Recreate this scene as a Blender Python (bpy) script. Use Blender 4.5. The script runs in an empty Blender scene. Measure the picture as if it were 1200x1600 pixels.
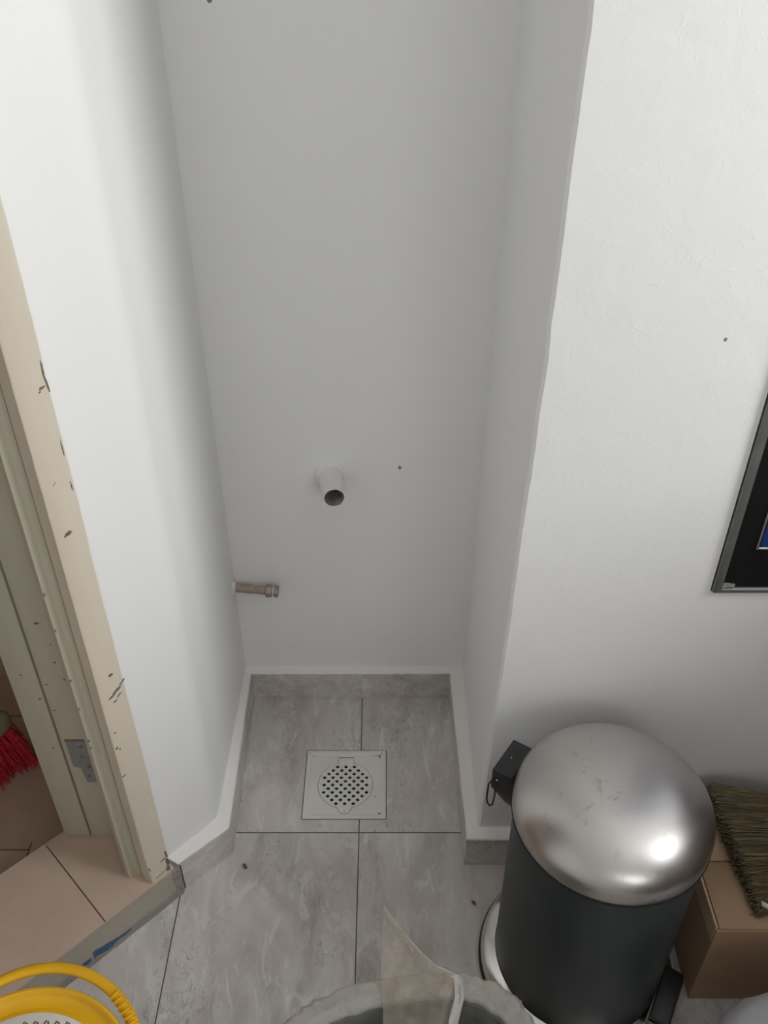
import bpy, bmesh, math, random
from mathutils import Vector, noise, Matrix
from mathutils.geometry import tessellate_polygon
random.seed(7)
SC = bpy.context.scene
COL = SC.collection
PI = math.pi

# ------------------------------------------------------------------ camera
cam_d = bpy.data.cameras.new('camera')
cam_d.sensor_fit = 'VERTICAL'
cam_d.sensor_height = 24.0
cam_d.lens = 1380.0 / 1600.0 * 24.0
cam_d.clip_start = 0.02
cam = bpy.data.objects.new('camera', cam_d)
COL.objects.link(cam)
cam.location = (0, 0, 1.3895)
cam.rotation_euler = (math.radians(90 - 36.397), 0, 0)
SC.camera = cam

# ------------------------------------------------------------------ light
W = bpy.data.worlds.new('world'); SC.world = W
W.use_nodes = True
W.node_tree.nodes['Background'].inputs[0].default_value = (0.80, 0.90, 1.0, 1)
W.node_tree.nodes['Background'].inputs[1].default_value = 0.6

def area(name, loc, target, sx, sy, power, col):
    l = bpy.data.lights.new(name, 'AREA'); l.shape = 'RECTANGLE'
    l.size = sx; l.size_y = sy; l.energy = power; l.color = col
    o = bpy.data.objects.new(name, l); COL.objects.link(o)
    o.location = loc
    d = Vector(target) - Vector(loc)
    o.rotation_euler = d.to_track_quat('-Z', 'Y').to_euler()
    return o
# daylight entering by the window in the right-hand wall, sky seen behind it
area('window_daylight', (1.58, 0.24, 1.66), (0.0, 0.24, 1.50), 0.62, 1.16, 25.5, (0.97, 0.985, 1.0))
area('added_fill_light', (0.80, -2.15, 1.75), (0.1, 0.6, 1.0), 1.5, 1.1, 14.5, (0.98, 0.99, 1.0))  # soft fill lamp added behind the camera to brighten the alcove
SC.view_settings.view_transform = 'Standard'
SC.view_settings.look = 'None'
SC.view_settings.gamma = 1.0
SC.view_settings.use_curve_mapping = False
SC.view_settings.exposure = 0.08
SC.cycles.diffuse_bounces = 6
SC.cycles.max_bounces = 10

# ------------------------------------------------------------------ materials
def nt(name):
    m = bpy.data.materials.new(name); m.use_nodes = True
    return m, m.node_tree.nodes, m.node_tree.links, m.node_tree.nodes['Principled BSDF']
def N(ns, t, **kw):
    n = ns.new(t)
    for k, v in kw.items(): setattr(n, k, v)
    return n
def noise_tex(ns, ls, vec, scale, detail=4, rough=0.55, dist=0.0):
    n = N(ns, 'ShaderNodeTexNoise'); n.inputs['Scale'].default_value = scale
    n.inputs['Detail'].default_value = detail; n.inputs['Roughness'].default_value = rough
    n.inputs['Distortion'].default_value = dist
    if vec is not None: ls.new(vec, n.inputs['Vector'])
    return n
def ramp(ns, ls, fac, stops, interp='LINEAR'):
    r = N(ns, 'ShaderNodeValToRGB'); r.color_ramp.interpolation = interp
    cr = r.color_ramp
    while len(cr.elements) < len(stops): cr.elements.new(0.5)
    for e, (p, c) in zip(cr.elements, stops):
        e.position = p; e.color = (c, c, c, 1) if isinstance(c, (int, float)) else (*c, 1)
    ls.new(fac, r.inputs[0]); return r
def mix(ns, ls, fac, a, b, mode='MIX'):
    m = N(ns, 'ShaderNodeMix', data_type='RGBA', blend_type=mode)
    for i, v in ((0, fac), (6, a), (7, b)):
        if isinstance(v, (int, float)): m.inputs[i].default_value = v
        elif isinstance(v, tuple): m.inputs[i].default_value = (*v, 1)
        else: ls.new(v, m.inputs[i])
    return m.outputs[2]
def mth(ns, ls, op, a, b=0.0, c=None):
    m = N(ns, 'ShaderNodeMath', operation=op)
    for i, v in enumerate((a, b) if c is None else (a, b, c)):
        if isinstance(v, (int, float)): m.inputs[i].default_value = v
        else: ls.new(v, m.inputs[i])
    return m.outputs[0]
def bump(ns, ls, bsdf, h, strength, dist, prev=None):
    b = N(ns, 'ShaderNodeBump'); b.inputs['Strength'].default_value = strength
    b.inputs['Distance'].default_value = dist
    ls.new(h, b.inputs['Height'])
    if prev is not None: ls.new(prev, b.inputs['Normal'])
    ls.new(b.outputs[0], bsdf.inputs['Normal']); return b.outputs[0]
def pos(ns):
    return N(ns, 'ShaderNodeNewGeometry').outputs['Position']
def objc(ns):
    return N(ns, 'ShaderNodeTexCoord').outputs['Object']
def scaled(ns, ls, vec, s, r=(0, 0, 0)):
    m = N(ns, 'ShaderNodeMapping'); m.inputs['Scale'].default_value = s
    m.inputs['Rotation'].default_value = r
    ls.new(vec, m.inputs['Vector']); return m.outputs[0]
def simple(name, col, rough=0.5, metal=0.0, var=0.08, scale=40, bmp=0.0, bdist=0.001, spec=0.5):
    m, ns, ls, b = nt(name)
    t = noise_tex(ns, ls, objc(ns), scale, 5)
    lo = tuple(max(0, c * (1 - var)) for c in col); hi = tuple(min(1, c * (1 + var)) for c in col)
    r = ramp(ns, ls, t.outputs[0], [(0.3, lo), (0.7, hi)])
    ls.new(r.outputs[0], b.inputs['Base Color'])
    b.inputs['Roughness'].default_value = rough; b.inputs['Metallic'].default_value = metal
    b.inputs['Specular IOR Level'].default_value = spec
    if bmp: bump(ns, ls, b, t.outputs[0], bmp, bdist)
    return m

def spots(ns, ls, p, pts, rad, base, col):
    """small real blemishes at given places on the surface"""
    out = base
    wob = noise_tex(ns, ls, p, 260, 2)
    for q, r in pts:
        d = N(ns, 'ShaderNodeVectorMath', operation='DISTANCE')
        ls.new(p, d.inputs[0]); d.inputs[1].default_value = q
        dd = mth(ns, ls, 'ADD', d.outputs['Value'], mth(ns, ls, 'MULTIPLY', mth(ns, ls, 'SUBTRACT', wob.outputs[0], 0.5), r * 1.6))
        f = mth(ns, ls, 'LESS_THAN', dd, r)
        out = mix(ns, ls, f, out, col)
    return out

def paint(name, col, coarse=0.0, marks=()):
    m, ns, ls, b = nt(name)
    p = pos(ns)
    big = noise_tex(ns, ls, p, 2.5, 3)
    c = ramp(ns, ls, big.outputs[0], [(0.3, tuple(x * 0.975 for x in col)), (0.7, col)]).outputs[0]
    if marks: c = spots(ns, ls, p, marks, 1, c, (0.22, 0.2, 0.18))
    ls.new(c, b.inputs['Base Color'])
    b.inputs['Roughness'].default_value = 0.55
    b.inputs['Specular IOR Level'].default_value = 0.35
    f = noise_tex(ns, ls, p, 170, 3)
    n1 = bump(ns, ls, b, f.outputs[0], 0.10, 0.001)
    l = noise_tex(ns, ls, p, 14, 4, 0.5, 0.6)
    lr = ramp(ns, ls, l.outputs[0], [(0.42, 0.0), (0.75, 1.0)])
    n2 = bump(ns, ls, b, lr.outputs[0], 0.12 + coarse * 0.5, 0.0016, n1)
    if coarse:
        v = noise_tex(ns, ls, p, 55, 2, 0.5, 1.2)
        vr = ramp(ns, ls, v.outputs[0], [(0.60, 0.0), (0.72, 1.0)])
        bump(ns, ls, b, vr.outputs[0], 0.16, 0.0006, n2)
    return m
M_wall = paint('white_wall_paint', (0.83, 0.83, 0.82), 0.0,
               [((0.0272, 1.255, 0.558), 0.0032), ((-0.2162, 1.255, 1.2504), 0.003)])
M_wallr = paint('white_wall_paint_rough', (0.83, 0.83, 0.82), 0.25,
               [((0.3713, 0.885, 0.970), 0.0022), ((0.164, 1.10, 0.70), 0.003)])
M_ledge = paint('white_skirting_cap_paint', (0.80, 0.78, 0.76), 0.3)

def tile_mat(name, floor=True):
    m, ns, ls, b = nt(name)
    p = pos(ns)
    sep = N(ns, 'ShaderNodeSeparateXYZ'); ls.new(p, sep.inputs[0])
    X, Y = sep.outputs[0], sep.outputs[1]
    # cell coordinates
    u = mth(ns, ls, 'DIVIDE', mth(ns, ls, 'ADD', X, 0.0445 + 2.955), 0.2955)
    v = mth(ns, ls, 'DIVIDE', mth(ns, ls, 'ADD', Y, -0.925 + 6.0), 0.60)
    iu = mth(ns, ls, 'FLOOR', u); iv = mth(ns, ls, 'FLOOR', v)
    comb = N(ns, 'ShaderNodeCombineXYZ'); ls.new(mth(ns, ls, 'MULTIPLY', iu, 3.7), comb.inputs[0])
    ls.new(mth(ns, ls, 'MULTIPLY', iv, 5.3), comb.inputs[1])
    off = N(ns, 'ShaderNodeVectorMath', operation='ADD'); ls.new(p, off.inputs[0]); ls.new(comb.outputs[0], off.inputs[1])
    st = scaled(ns, ls, off.outputs[0], (1.0, 0.36, 1.0), (0, 0, 0.18))
    cloud = noise_tex(ns, ls, st, 11, 6, 0.6, 1.2)
    base = ramp(ns, ls, cloud.outputs[0], [(0.28, (0.36, 0.33, 0.305)), (0.45, (0.53, 0.50, 0.475)), (0.58, (0.61, 0.585, 0.56)), (0.78, (0.72, 0.70, 0.68))])
    # pale streaky veins
    vn = noise_tex(ns, ls, st, 24, 6, 0.62, 2.2)
    vr = ramp(ns, ls, vn.outputs[0], [(0.54, 0.0), (0.66, 1.0)])
    c = mix(ns, ls, mth(ns, ls, 'MULTIPLY', vr.outputs[0], 0.65), base.outputs[0], (0.74, 0.74, 0.72))
    # dark pits gathered in patches
    pit = noise_tex(ns, ls, scaled(ns, ls, off.outputs[0], (1.0, 0.55, 1.0)), 150, 5, 0.7, 0.8)
    pitr = ramp(ns, ls, pit.outputs[0], [(0.50, 0.0), (0.68, 1.0)])
    pm = noise_tex(ns, ls, st, 13, 3, 0.6, 1.0)
    pmr = ramp(ns, ls, pm.outputs[0], [(0.48, 0.0), (0.62, 1.0)])
    pf = mth(ns, ls, 'MULTIPLY', mth(ns, ls, 'MULTIPLY', pitr.outputs[0], pmr.outputs[0]), 0.62)
    c = mix(ns, ls, pf, c, (0.17, 0.15, 0.135))
    warm = noise_tex(ns, ls, off.outputs[0], 5, 3)
    wr = ramp(ns, ls, warm.outputs[0], [(0.4, 0.0), (0.65, 1.0)])
    c = mix(ns, ls, mth(ns, ls, 'MULTIPLY', wr.outputs[0], 0.35), c, (0.60, 0.51, 0.46))
    if floor:
        fu = mth(ns, ls, 'ABSOLUTE', mth(ns, ls, 'SUBTRACT', mth(ns, ls, 'FRACT', mth(ns, ls, 'ADD', u, 0.5)), 0.5))
        fv = mth(ns, ls, 'ABSOLUTE', mth(ns, ls, 'SUBTRACT', mth(ns, ls, 'FRACT', mth(ns, ls, 'ADD', v, 0.5)), 0.5))
        g = mth(ns, ls, 'MAXIMUM', mth(ns, ls, 'LESS_THAN', fu, 0.0010 / 0.2955), mth(ns, ls, 'LESS_THAN', fv, 0.0011 / 0.60))
        c = mix(ns, ls, g, c, (0.085, 0.07, 0.06))
        inv = mth(ns, ls, 'SUBTRACT', 1.0, g)
        n0 = bump(ns, ls, b, inv, 0.5, 0.001)
    else: n0 = None
    ls.new(c, b.inputs['Base Color'])
    b.inputs['Roughness'].default_value = 0.42
    hb = mth(ns, ls, 'SUBTRACT', cloud.outputs[0], mth(ns, ls, 'MULTIPLY', pf, 0.5))
    bump(ns, ls, b, hb, 0.12, 0.0015, n0)
    return m
M_tile = tile_mat('grey_stone_floor_tile')
M_skirt = tile_mat('grey_stone_skirting_tile', False)

def beige_tile(name, col):
    m, ns, ls, b = nt(name)
    p = pos(ns)
    st = scaled(ns, ls, p, (1, 1, 1), (0, 0, PI / 4))
    t = noise_tex(ns, ls, st, 9, 6, 0.6, 0.8)
    r = ramp(ns, ls, t.outputs[0], [(0.3, tuple(x * 0.88 for x in col)), (0.7, col)])
    s = noise_tex(ns, ls, p, 130, 2)
    sr = ramp(ns, ls, s.outputs[0], [(0.66, 0.0), (0.74, 1.0)])
    c = mix(ns, ls, mth(ns, ls, 'MULTIPLY', sr.outputs[0], 0.3), r.outputs[0], tuple(x * 0.5 for x in col))
    ls.new(c, b.inputs['Base Color']); b.inputs['Roughness'].default_value = 0.38
    bump(ns, ls, b, t.outputs[0], 0.08, 0.001)
    return m
M_sill = beige_tile('beige_stone_tile', (0.63, 0.49, 0.395))
M_low = beige_tile('brown_beige_bathroom_tile', (0.56, 0.43, 0.33))
M_grout = simple('dark_grout', (0.07, 0.055, 0.045), 0.9)

def riser_mat():
    m, ns, ls, b = nt('taupe_riser_with_cement')
    p = pos(ns); sep = N(ns, 'ShaderNodeSeparateXYZ'); ls.new(p, sep.inputs[0])
    t = noise_tex(ns, ls, p, 12, 5)
    r = ramp(ns, ls, t.outputs[0], [(0.3, (0.36, 0.315, 0.26)), (0.7, (0.43, 0.38, 0.31))])
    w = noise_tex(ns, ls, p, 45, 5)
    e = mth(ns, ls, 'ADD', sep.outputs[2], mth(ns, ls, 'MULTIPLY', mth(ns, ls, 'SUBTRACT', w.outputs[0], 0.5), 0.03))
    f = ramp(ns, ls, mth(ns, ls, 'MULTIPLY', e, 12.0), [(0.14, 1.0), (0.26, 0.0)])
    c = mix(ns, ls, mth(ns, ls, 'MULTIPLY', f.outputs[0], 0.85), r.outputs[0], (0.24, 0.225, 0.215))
    ls.new(c, b.inputs['Base Color']); b.inputs['Roughness'].default_value = 0.6
    bump(ns, ls, b, w.outputs[0], 0.3, 0.0015)
    return m
M_riser = riser_mat()

def frame_paint(name, col, marks=True):
    m, ns, ls, b = nt(name)
    p = pos(ns)
    st = scaled(ns, ls, p, (9, 9, 0.9))
    g = noise_tex(ns, ls, st, 4, 5, 0.6)
    c = ramp(ns, ls, g.outputs[0], [(0.25, tuple(x * 0.93 for x in col)), (0.75, tuple(min(1, x * 1.04) for x in col))]).outputs[0]
    if marks:
        ch = noise_tex(ns, ls, scaled(ns, ls, p, (1, 1, 1.7)), 85, 3, 0.6, 0.6)
        cr = ramp(ns, ls, ch.outputs[0], [(0.735, 0.0), (0.76, 1.0)])
        c = mix(ns, ls, mth(ns, ls, 'MULTIPLY', cr.outputs[0], 0.8), c, (0.20, 0.17, 0.14))
    ls.new(c, b.inputs['Base Color']); b.inputs['Roughness'].default_value = 0.45
    bump(ns, ls, b, g.outputs[0], 0.12, 0.001)
    return m
M_frame = frame_paint('cream_gloss_paint', (0.66, 0.59, 0.48))
M_jamb = frame_paint('cream_green_gloss_paint', (0.53, 0.50, 0.39))
M_chip = simple('bare_grey_wood_chip', (0.17, 0.145, 0.12), 0.8, var=0.3, scale=200)
M_blue_s = simple('blue_paint_smear', (0.035, 0.10, 0.20), 0.5, var=0.4, scale=150)
M_cement = simple('grey_cement_smear', (0.27, 0.255, 0.24), 0.9, var=0.3, scale=120, bmp=0.5)

def steel(name, col, rough, smudge=True):
    m, ns, ls, b = nt(name)
    p = objc(ns)
    t = noise_tex(ns, ls, p, 9, 5, 0.6, 0.5)
    rr = ramp(ns, ls, t.outputs[0], [(0.3, rough * 0.85), (0.7, rough * 1.2)])
    ls.new(rr.outputs[0], b.inputs['Roughness'])
    c = ramp(ns, ls, t.outputs[0], [(0.3, tuple(x * 0.92 for x in col)), (0.7, col)]).outputs[0]
    if smudge:
        s = noise_tex(ns, ls, p, 34, 4, 0.6, 1.4)
        sr = ramp(ns, ls, s.outputs[0], [(0.60, 0.0), (0.68, 1.0)])
        big = noise_tex(ns, ls, p, 7, 2)
        br = ramp(ns, ls, big.outputs[0], [(0.42, 0.0), (0.56, 1.0)])
        k = mth(ns, ls, 'MULTIPLY', mth(ns, ls, 'MULTIPLY', sr.outputs[0], br.outputs[0]), 0.45)
        c = mix(ns, ls, k, c, (0.30, 0.23, 0.20))
    ls.new(c, b.inputs['Base Color']); b.inputs['Metallic'].default_value = 1.0
    bump(ns, ls, b, t.outputs[0], 0.05, 0.002)
    return m
M_lid = steel('brushed_steel_lid', (0.53, 0.51, 0.495), 0.34)
M_chrome = steel('polished_chrome', (0.72, 0.70, 0.67), 0.16, False)
M_body = simple('dark_charcoal_green_steel', (0.036, 0.044, 0.044), 0.42, 0.35, 0.1, 8)
M_black = simple('black_plastic', (0.011, 0.012, 0.012), 0.45, 0, 0.15, 60)
M_blackr = simple('black_rubber', (0.012, 0.012, 0.012), 0.7)
M_drain = simple('off_white_drain_plastic', (0.70, 0.695, 0.66), 0.42, 0, 0.03, 30)
M_drain_dk = simple('drain_dirt_grey', (0.13, 0.12, 0.11), 0.8)
M_cup = simple('dark_drain_cup', (0.05, 0.05, 0.045), 0.6)
M_pipe = simple('white_painted_pipe', (0.78, 0.77, 0.75), 0.5, 0, 0.04, 20, 0.1)
M_pipe_in = simple('dirty_pipe_inside', (0.34, 0.31, 0.28), 0.75, 0, 0.4, 90, 0.3)
M_copper = simple('dusty_copper', (0.36, 0.275, 0.225), 0.6, 0.15, 0.25, 160, 0.3)
M_nut = simple('dull_brass_nut', (0.32, 0.28, 0.24), 0.45, 0.5, 0.25, 160, 0.2)
M_plaster = simple('white_plaster_crumb', (0.74, 0.73, 0.71), 0.85, 0, 0.1, 200, 0.5)
M_card = simple('brown_cardboard', (0.36, 0.23, 0.14), 0.75, 0, 0.07, 14, 0.1)
M_card_e = simple('cardboard_cut_edge', (0.50, 0.36, 0.24), 0.8, 0, 0.15, 200)
M_straw = None
M_yellow = simple('yellow_plastic', (0.74, 0.40, 0.008), 0.36, 0, 0.05, 20)
M_label = simple('white_paper_label', (0.70, 0.69, 0.66), 0.5, 0, 0.03, 30)
M_brown = simple('brown_ink', (0.16, 0.09, 0.05), 0.6)
M_whiteplastic = simple('white_bucket_plastic', (0.72, 0.72, 0.70), 0.45)
M_red = simple('red_bristle', (0.62, 0.03, 0.055), 0.5, 0, 0.4, 90)
M_olive = simple('olive_beige_plastic', (0.30, 0.27, 0.17), 0.5)
M_greybin = simple('dark_green_grey_plastic', (0.06, 0.068, 0.052), 0.5)
M_leaf = simple('dry_brown_leaf', (0.20, 0.11, 0.055), 0.8, 0, 0.4, 300)
M_leafd = simple('dark_dry_leaf', (0.09, 0.075, 0.055), 0.8, 0, 0.4, 300)
M_navy = simple('blue_panel', (0.012, 0.045, 0.19), 0.25, 0, 0.1, 10)
M_glassb = simple('black_glass', (0.010, 0.011, 0.012), 0.10, 0, 0.2, 10)
M_pframe = simple('grey_metal_surround', (0.20, 0.205, 0.195), 0.38, 0.6, 0.15, 25)
M_shade_block = simple('brown_shade_block', (0.16, 0.12, 0.09), 0.5)
M_ceil = simple('white_ceiling_paint', (0.82, 0.82, 0.81), 0.8)

def straw_mat():
    m, ns, ls, b = nt('olive_straw_fibres')
    p = pos(ns)
    t = noise_tex(ns, ls, scaled(ns, ls, p, (6, 60, 60)), 4, 4)
    r = ramp(ns, ls, t.outputs[0], [(0.25, (0.035, 0.024, 0.010)), (0.5, (0.11, 0.080, 0.032)), (0.8, (0.27, 0.20, 0.07))])
    ls.new(r.outputs[0], b.inputs['Base Color']); b.inputs['Roughness'].default_value = 0.6
    return m
M_straw = straw_mat()

def film_mat(name, col, opac, veil=0.0):
    m, ns, ls, b = nt(name)
    out = ns['Material Output']
    p = objc(ns)
    cr = noise_tex(ns, ls, p, 26, 4, 0.6, 1.5)
    b.inputs['Base Color'].default_value = (*col, 1)
    b.inputs['Roughness'].default_value = 0.22
    b.inputs['Specular IOR Level'].default_value = 0.8
    nb = bump(ns, ls, b, cr.outputs[0], 0.55, 0.006)
    tl = N(ns, 'ShaderNodeBsdfTranslucent'); tl.inputs[0].default_value = (*col, 1)
    ms = N(ns, 'ShaderNodeMixShader'); ms.inputs[0].default_value = 0.35
    ls.new(b.outputs[0], ms.inputs[1]); ls.new(tl.outputs[0], ms.inputs[2])
    tr = N(ns, 'ShaderNodeBsdfTransparent'); tr.inputs[0].default_value = (0.97, 0.96, 0.94, 1)
    fr = N(ns, 'ShaderNodeFresnel'); fr.inputs[0].default_value = 1.4; ls.new(nb, fr.inputs['Normal'])
    f = mth(ns, ls, 'ADD', mth(ns, ls, 'MULTIPLY', cr.outputs[0], 0.3), opac - 0.15)
    f = mth(ns, ls, 'MINIMUM', mth(ns, ls, 'ADD', f, mth(ns, ls, 'MULTIPLY', fr.outputs[0], 0.6)), 1.0)
    m2 = N(ns, 'ShaderNodeMixShader'); ls.new(f, m2.inputs[0])
    ls.new(tr.outputs[0], m2.inputs[1]); ls.new(ms.outputs[0], m2.inputs[2])
    ls.new(m2.outputs[0], out.inputs['Surface'])
    return m
M_film = film_mat('clear_bag_film', (0.74, 0.71, 0.66), 0.46)
M_film_t = film_mat('clear_bag_tail_film', (0.62, 0.54, 0.45), 0.34)

M_film_in = film_mat('clear_bag_inner_film', (0.70, 0.68, 0.63), 0.20)
M_hem = film_mat('clear_bag_hem_film', (0.80, 0.80, 0.76), 0.62)
def whitebag_mat():
    m, ns, ls, b = nt('white_plastic_bag_blue_edge')
    p = objc(ns); sep = N(ns, 'ShaderNodeSeparateXYZ'); ls.new(p, sep.inputs[0])
    t = noise_tex(ns, ls, p, 14, 4)
    e = mth(ns, ls, 'ADD', sep.outputs[2], mth(ns, ls, 'MULTIPLY', t.outputs[0], 0.03))
    f = ramp(ns, ls, mth(ns, ls, 'MULTIPLY', e, 4.0), [(0.55, 1.0), (0.62, 0.0)])
    c = mix(ns, ls, f.outputs[0], (0.62, 0.61, 0.64), (0.13, 0.24, 0.36))
    ls.new(c, b.inputs['Base Color']); b.inputs['Roughness'].default_value = 0.45
    bump(ns, ls, b, t.outputs[0], 0.4, 0.006)
    return m
M_wbag = whitebag_mat()

# ------------------------------------------------------------------ helpers
def link(name, me, mat=None, parent=None, smooth=False):
    o = bpy.data.objects.new(name, me); COL.objects.link(o)
    if mat is not None:
        for m in (mat if isinstance(mat, (list, tuple)) else [mat]): me.materials.append(m)
    if smooth:
        for p in me.polygons: p.use_smooth = True
    if parent is not None:
        o.parent = parent
        o.matrix_parent_inverse = Matrix.Translation(parent.location).inverted() if parent.type == 'EMPTY' else Matrix()
    return o
def from_bm(name, bm, mat=None, parent=None, smooth=False, auto=None):
    bmesh.ops.recalc_face_normals(bm, faces=bm.faces)
    me = bpy.data.meshes.new(name); bm.to_mesh(me); bm.free()
    o = link(name, me, mat, parent, smooth or auto is not None)
    if auto is not None: me.set_sharp_from_angle(angle=math.radians(auto))
    return o
def thing(name, label, cat, loc=(0, 0, 0), group=None):
    o = bpy.data.objects.new(name, None); COL.objects.link(o)
    o.location = loc; o.empty_display_size = 0.05
    o['label'] = label; o['category'] = cat
    if group: o['group'] = group
    return o
def tag(o, label, cat, group=None, kind=None):
    o['label'] = label; o['category'] = cat
    if group: o['group'] = group
    if kind: o['kind'] = kind
    return o
def structure(o, label=None, cat=None):
    o['kind'] = 'structure'
    if label: o['label'] = label
    if cat: o['category'] = cat
    return o
def loft(bm, rings, caps=True):
    vs = [[bm.verts.new(p) for p in r] for r in rings]
    n = len(rings[0])
    for a, b in zip(vs, vs[1:]):
        for i in range(n):
            j = (i + 1) % n
            bm.faces.new((a[i], a[j], b[j], b[i]))
    if caps:
        bm.faces.new(list(reversed(vs[0]))); bm.faces.new(vs[-1])
    return vs
def prism(bm, poly, z0, z1):
    loft(bm, [[(x, y, z0) for x, y in poly], [(x, y, z1) for x, y in poly]])
def box(bm, x0, x1, y0, y1, z0, z1):
    prism(bm, [(x0, y0), (x1, y0), (x1, y1), (x0, y1)], z0, z1)
def bevel(bm, w, seg=2, ang=30):
    bmesh.ops.recalc_face_normals(bm, faces=bm.faces)
    es = [e for e in bm.edges if len(e.link_faces) == 2 and e.calc_face_angle(0) > math.radians(ang)]
    bmesh.ops.bevel(bm, geom=es, offset=w, segments=seg, profile=0.5, affect='EDGES', clamp_overlap=True)
def lathe(bm, prof, c=(0, 0), seg=64, close_bottom=True, close_top=True):
    rings = []
    for r, z in prof:
        rings.append([(c[0] + r * math.cos(2 * PI * i / seg), c[1] + r * math.sin(2 * PI * i / seg), z) for i in range(seg)])
    vs = [[bm.verts.new(p) for p in r] for r in rings]
    for a, b in zip(vs, vs[1:]):
        for i in range(seg):
            j = (i + 1) % seg
            bm.faces.new((a[i], a[j], b[j], b[i]))
    if close_bottom: bm.faces.new(list(reversed(vs[0])))
    if close_top: bm.faces.new(vs[-1])
def tube(bm, pts, rad, seg=10, closed=False):
    pts = [Vector(p) for p in pts]; n = len(pts); rings = []
    rad = rad if isinstance(rad, (list, tuple)) else [rad] * n
    prevn = None
    for i, p in enumerate(pts):
        a = pts[i - 1] if (i > 0 or closed) else p
        b = pts[(i + 1) % n] if (i < n - 1 or closed) else p
        t = (b - a).normalized()
        if prevn is None:
            up = Vector((0, 0, 1)) if abs(t.z) < 0.9 else Vector((1, 0, 0))
            nn = t.cross(up).normalized()
        else:
            nn = (prevn - t * prevn.dot(t)).normalized()
        prevn = nn; bb = t.cross(nn)
        r = rad[i]
        rx, ry = r if isinstance(r, tuple) else (r, r)
        rings.append([p + nn * math.cos(2 * PI * k / seg) * rx + bb * math.sin(2 * PI * k / seg) * ry for k in range(seg)])
    vs = [[bm.verts.new(p) for p in r] for r in rings]
    m = n if closed else n - 1
    for i in range(m):
        a, b = vs[i], vs[(i + 1) % n]
        for k in range(seg):
            l = (k + 1) % seg
            bm.faces.new((a[k], a[l], b[l], b[k]))
    if not closed:
        bm.faces.new(list(reversed(vs[0]))); bm.faces.new(vs[-1])
def holed_plate(bm, outer, holes, z0, z1):
    """flat plate with through holes: loops are lists of (x, y)"""
    loops = [[Vector((x, y, 0)) for x, y in l] for l in [outer] + holes]
    tris = tessellate_polygon(loops)
    flat = [v for l in loops for v in l]
    top = [bm.verts.new((v.x, v.y, z1)) for v in flat]
    bot = [bm.verts.new((v.x, v.y, z0)) for v in flat]
    for a, b, c in tris:
        try:
            bm.faces.new((top[a], top[b], top[c])); bm.faces.new((bot[c], bot[b], bot[a]))
        except ValueError: pass
    k = 0
    for l in loops:
        n = len(l)
        for i in range(n):
            j = (i + 1) % n
            bm.faces.new((bot[k + i], bot[k + j], top[k + j], top[k + i]))
        k += n
def circle(cx, cy, r, n=16, a0=0.0):
    return [(cx + r * math.cos(a0 + 2 * PI * i / n), cy + r * math.sin(a0 + 2 * PI * i / n)) for i in range(n)]

CEIL = 2.5
S2 = math.sqrt(0.5)
# diagonal wall frame: D() takes distance along the wall towards the doorway, and depth into the toilet room
O2 = Vector((-0.3555, 0.8275))
AL = Vector((-S2, -S2)); DP = Vector((-S2, S2))
def D(a, d):
    v = O2 + AL * a + DP * d
    return (v.x, v.y)

# ------------------------------------------------------------------ the setting
# floor with the square hole for the drain
DX0, DX1, DY0, DY1 = -0.1478, 0.0032, 0.9528, 1.1038
bm = bmesh.new()
pad = 0.0016
holed_plate(bm, [(-1.3, -2.2), (1.6, -2.2), (1.6, 0.90), (0.15, 0.90), (0.15, 1.26), (-0.28, 1.26), (-0.28, 0.87), D(0.02, 0.02), D(0.90, 0.02), (-1.3, -0.12)],
            [[(DX0 - pad, DY0 - pad), (DX0 - pad, DY1 + pad), (DX1 + pad, DY1 + pad), (DX1 + pad, DY0 - pad)]], -0.03, 0.0)
structure(from_bm('floor', bm, M_tile))

def jit(seed, z, amp, fr=30):
    return noise.noise(Vector((seed * 7.3, 0.3, z * fr))) * amp
# alcove left wall with the diagonal wall beside the door (one plastered surface, rounded corner)
bm = bmesh.new()
L = Vector((-0.284, 0.901)); F = Vector((-0.3555, 0.8275)); LB = Vector((-0.280, 1.255))
def corner(P, A, B, r, n=6):
    a = (A - P).normalized(); b = (B - P).normalized()
    p0, p1 = P + a * r, P + b * r
    out = []
    for i in range(n + 1):
        t = i / n
        out.append(p0 * (1 - t) ** 2 + P * 2 * t * (1 - t) + p1 * t * t)
    return out
path = [F] + corner(L, F, LB, 0.022) + [LB]
outer = [(-0.445, 1.255), (-0.445, 0.895), D(-0.012, 0.055), D(0.0, 0.055)]
rings = []
for z in [0.0, 0.6, 1.2, CEIL]:
    rings.append([(p.x, p.y, z) for p in path] + [(x, y, z) for x, y in outer])
loft(bm, rings)
structure(from_bm('wall_left', bm, M_wall, auto=28))
bm = bmesh.new()
box(bm, -0.445, 0.50, 1.255, 1.33, 0.0, CEIL)
structure(from_bm('wall_back', bm, M_wall))
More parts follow.
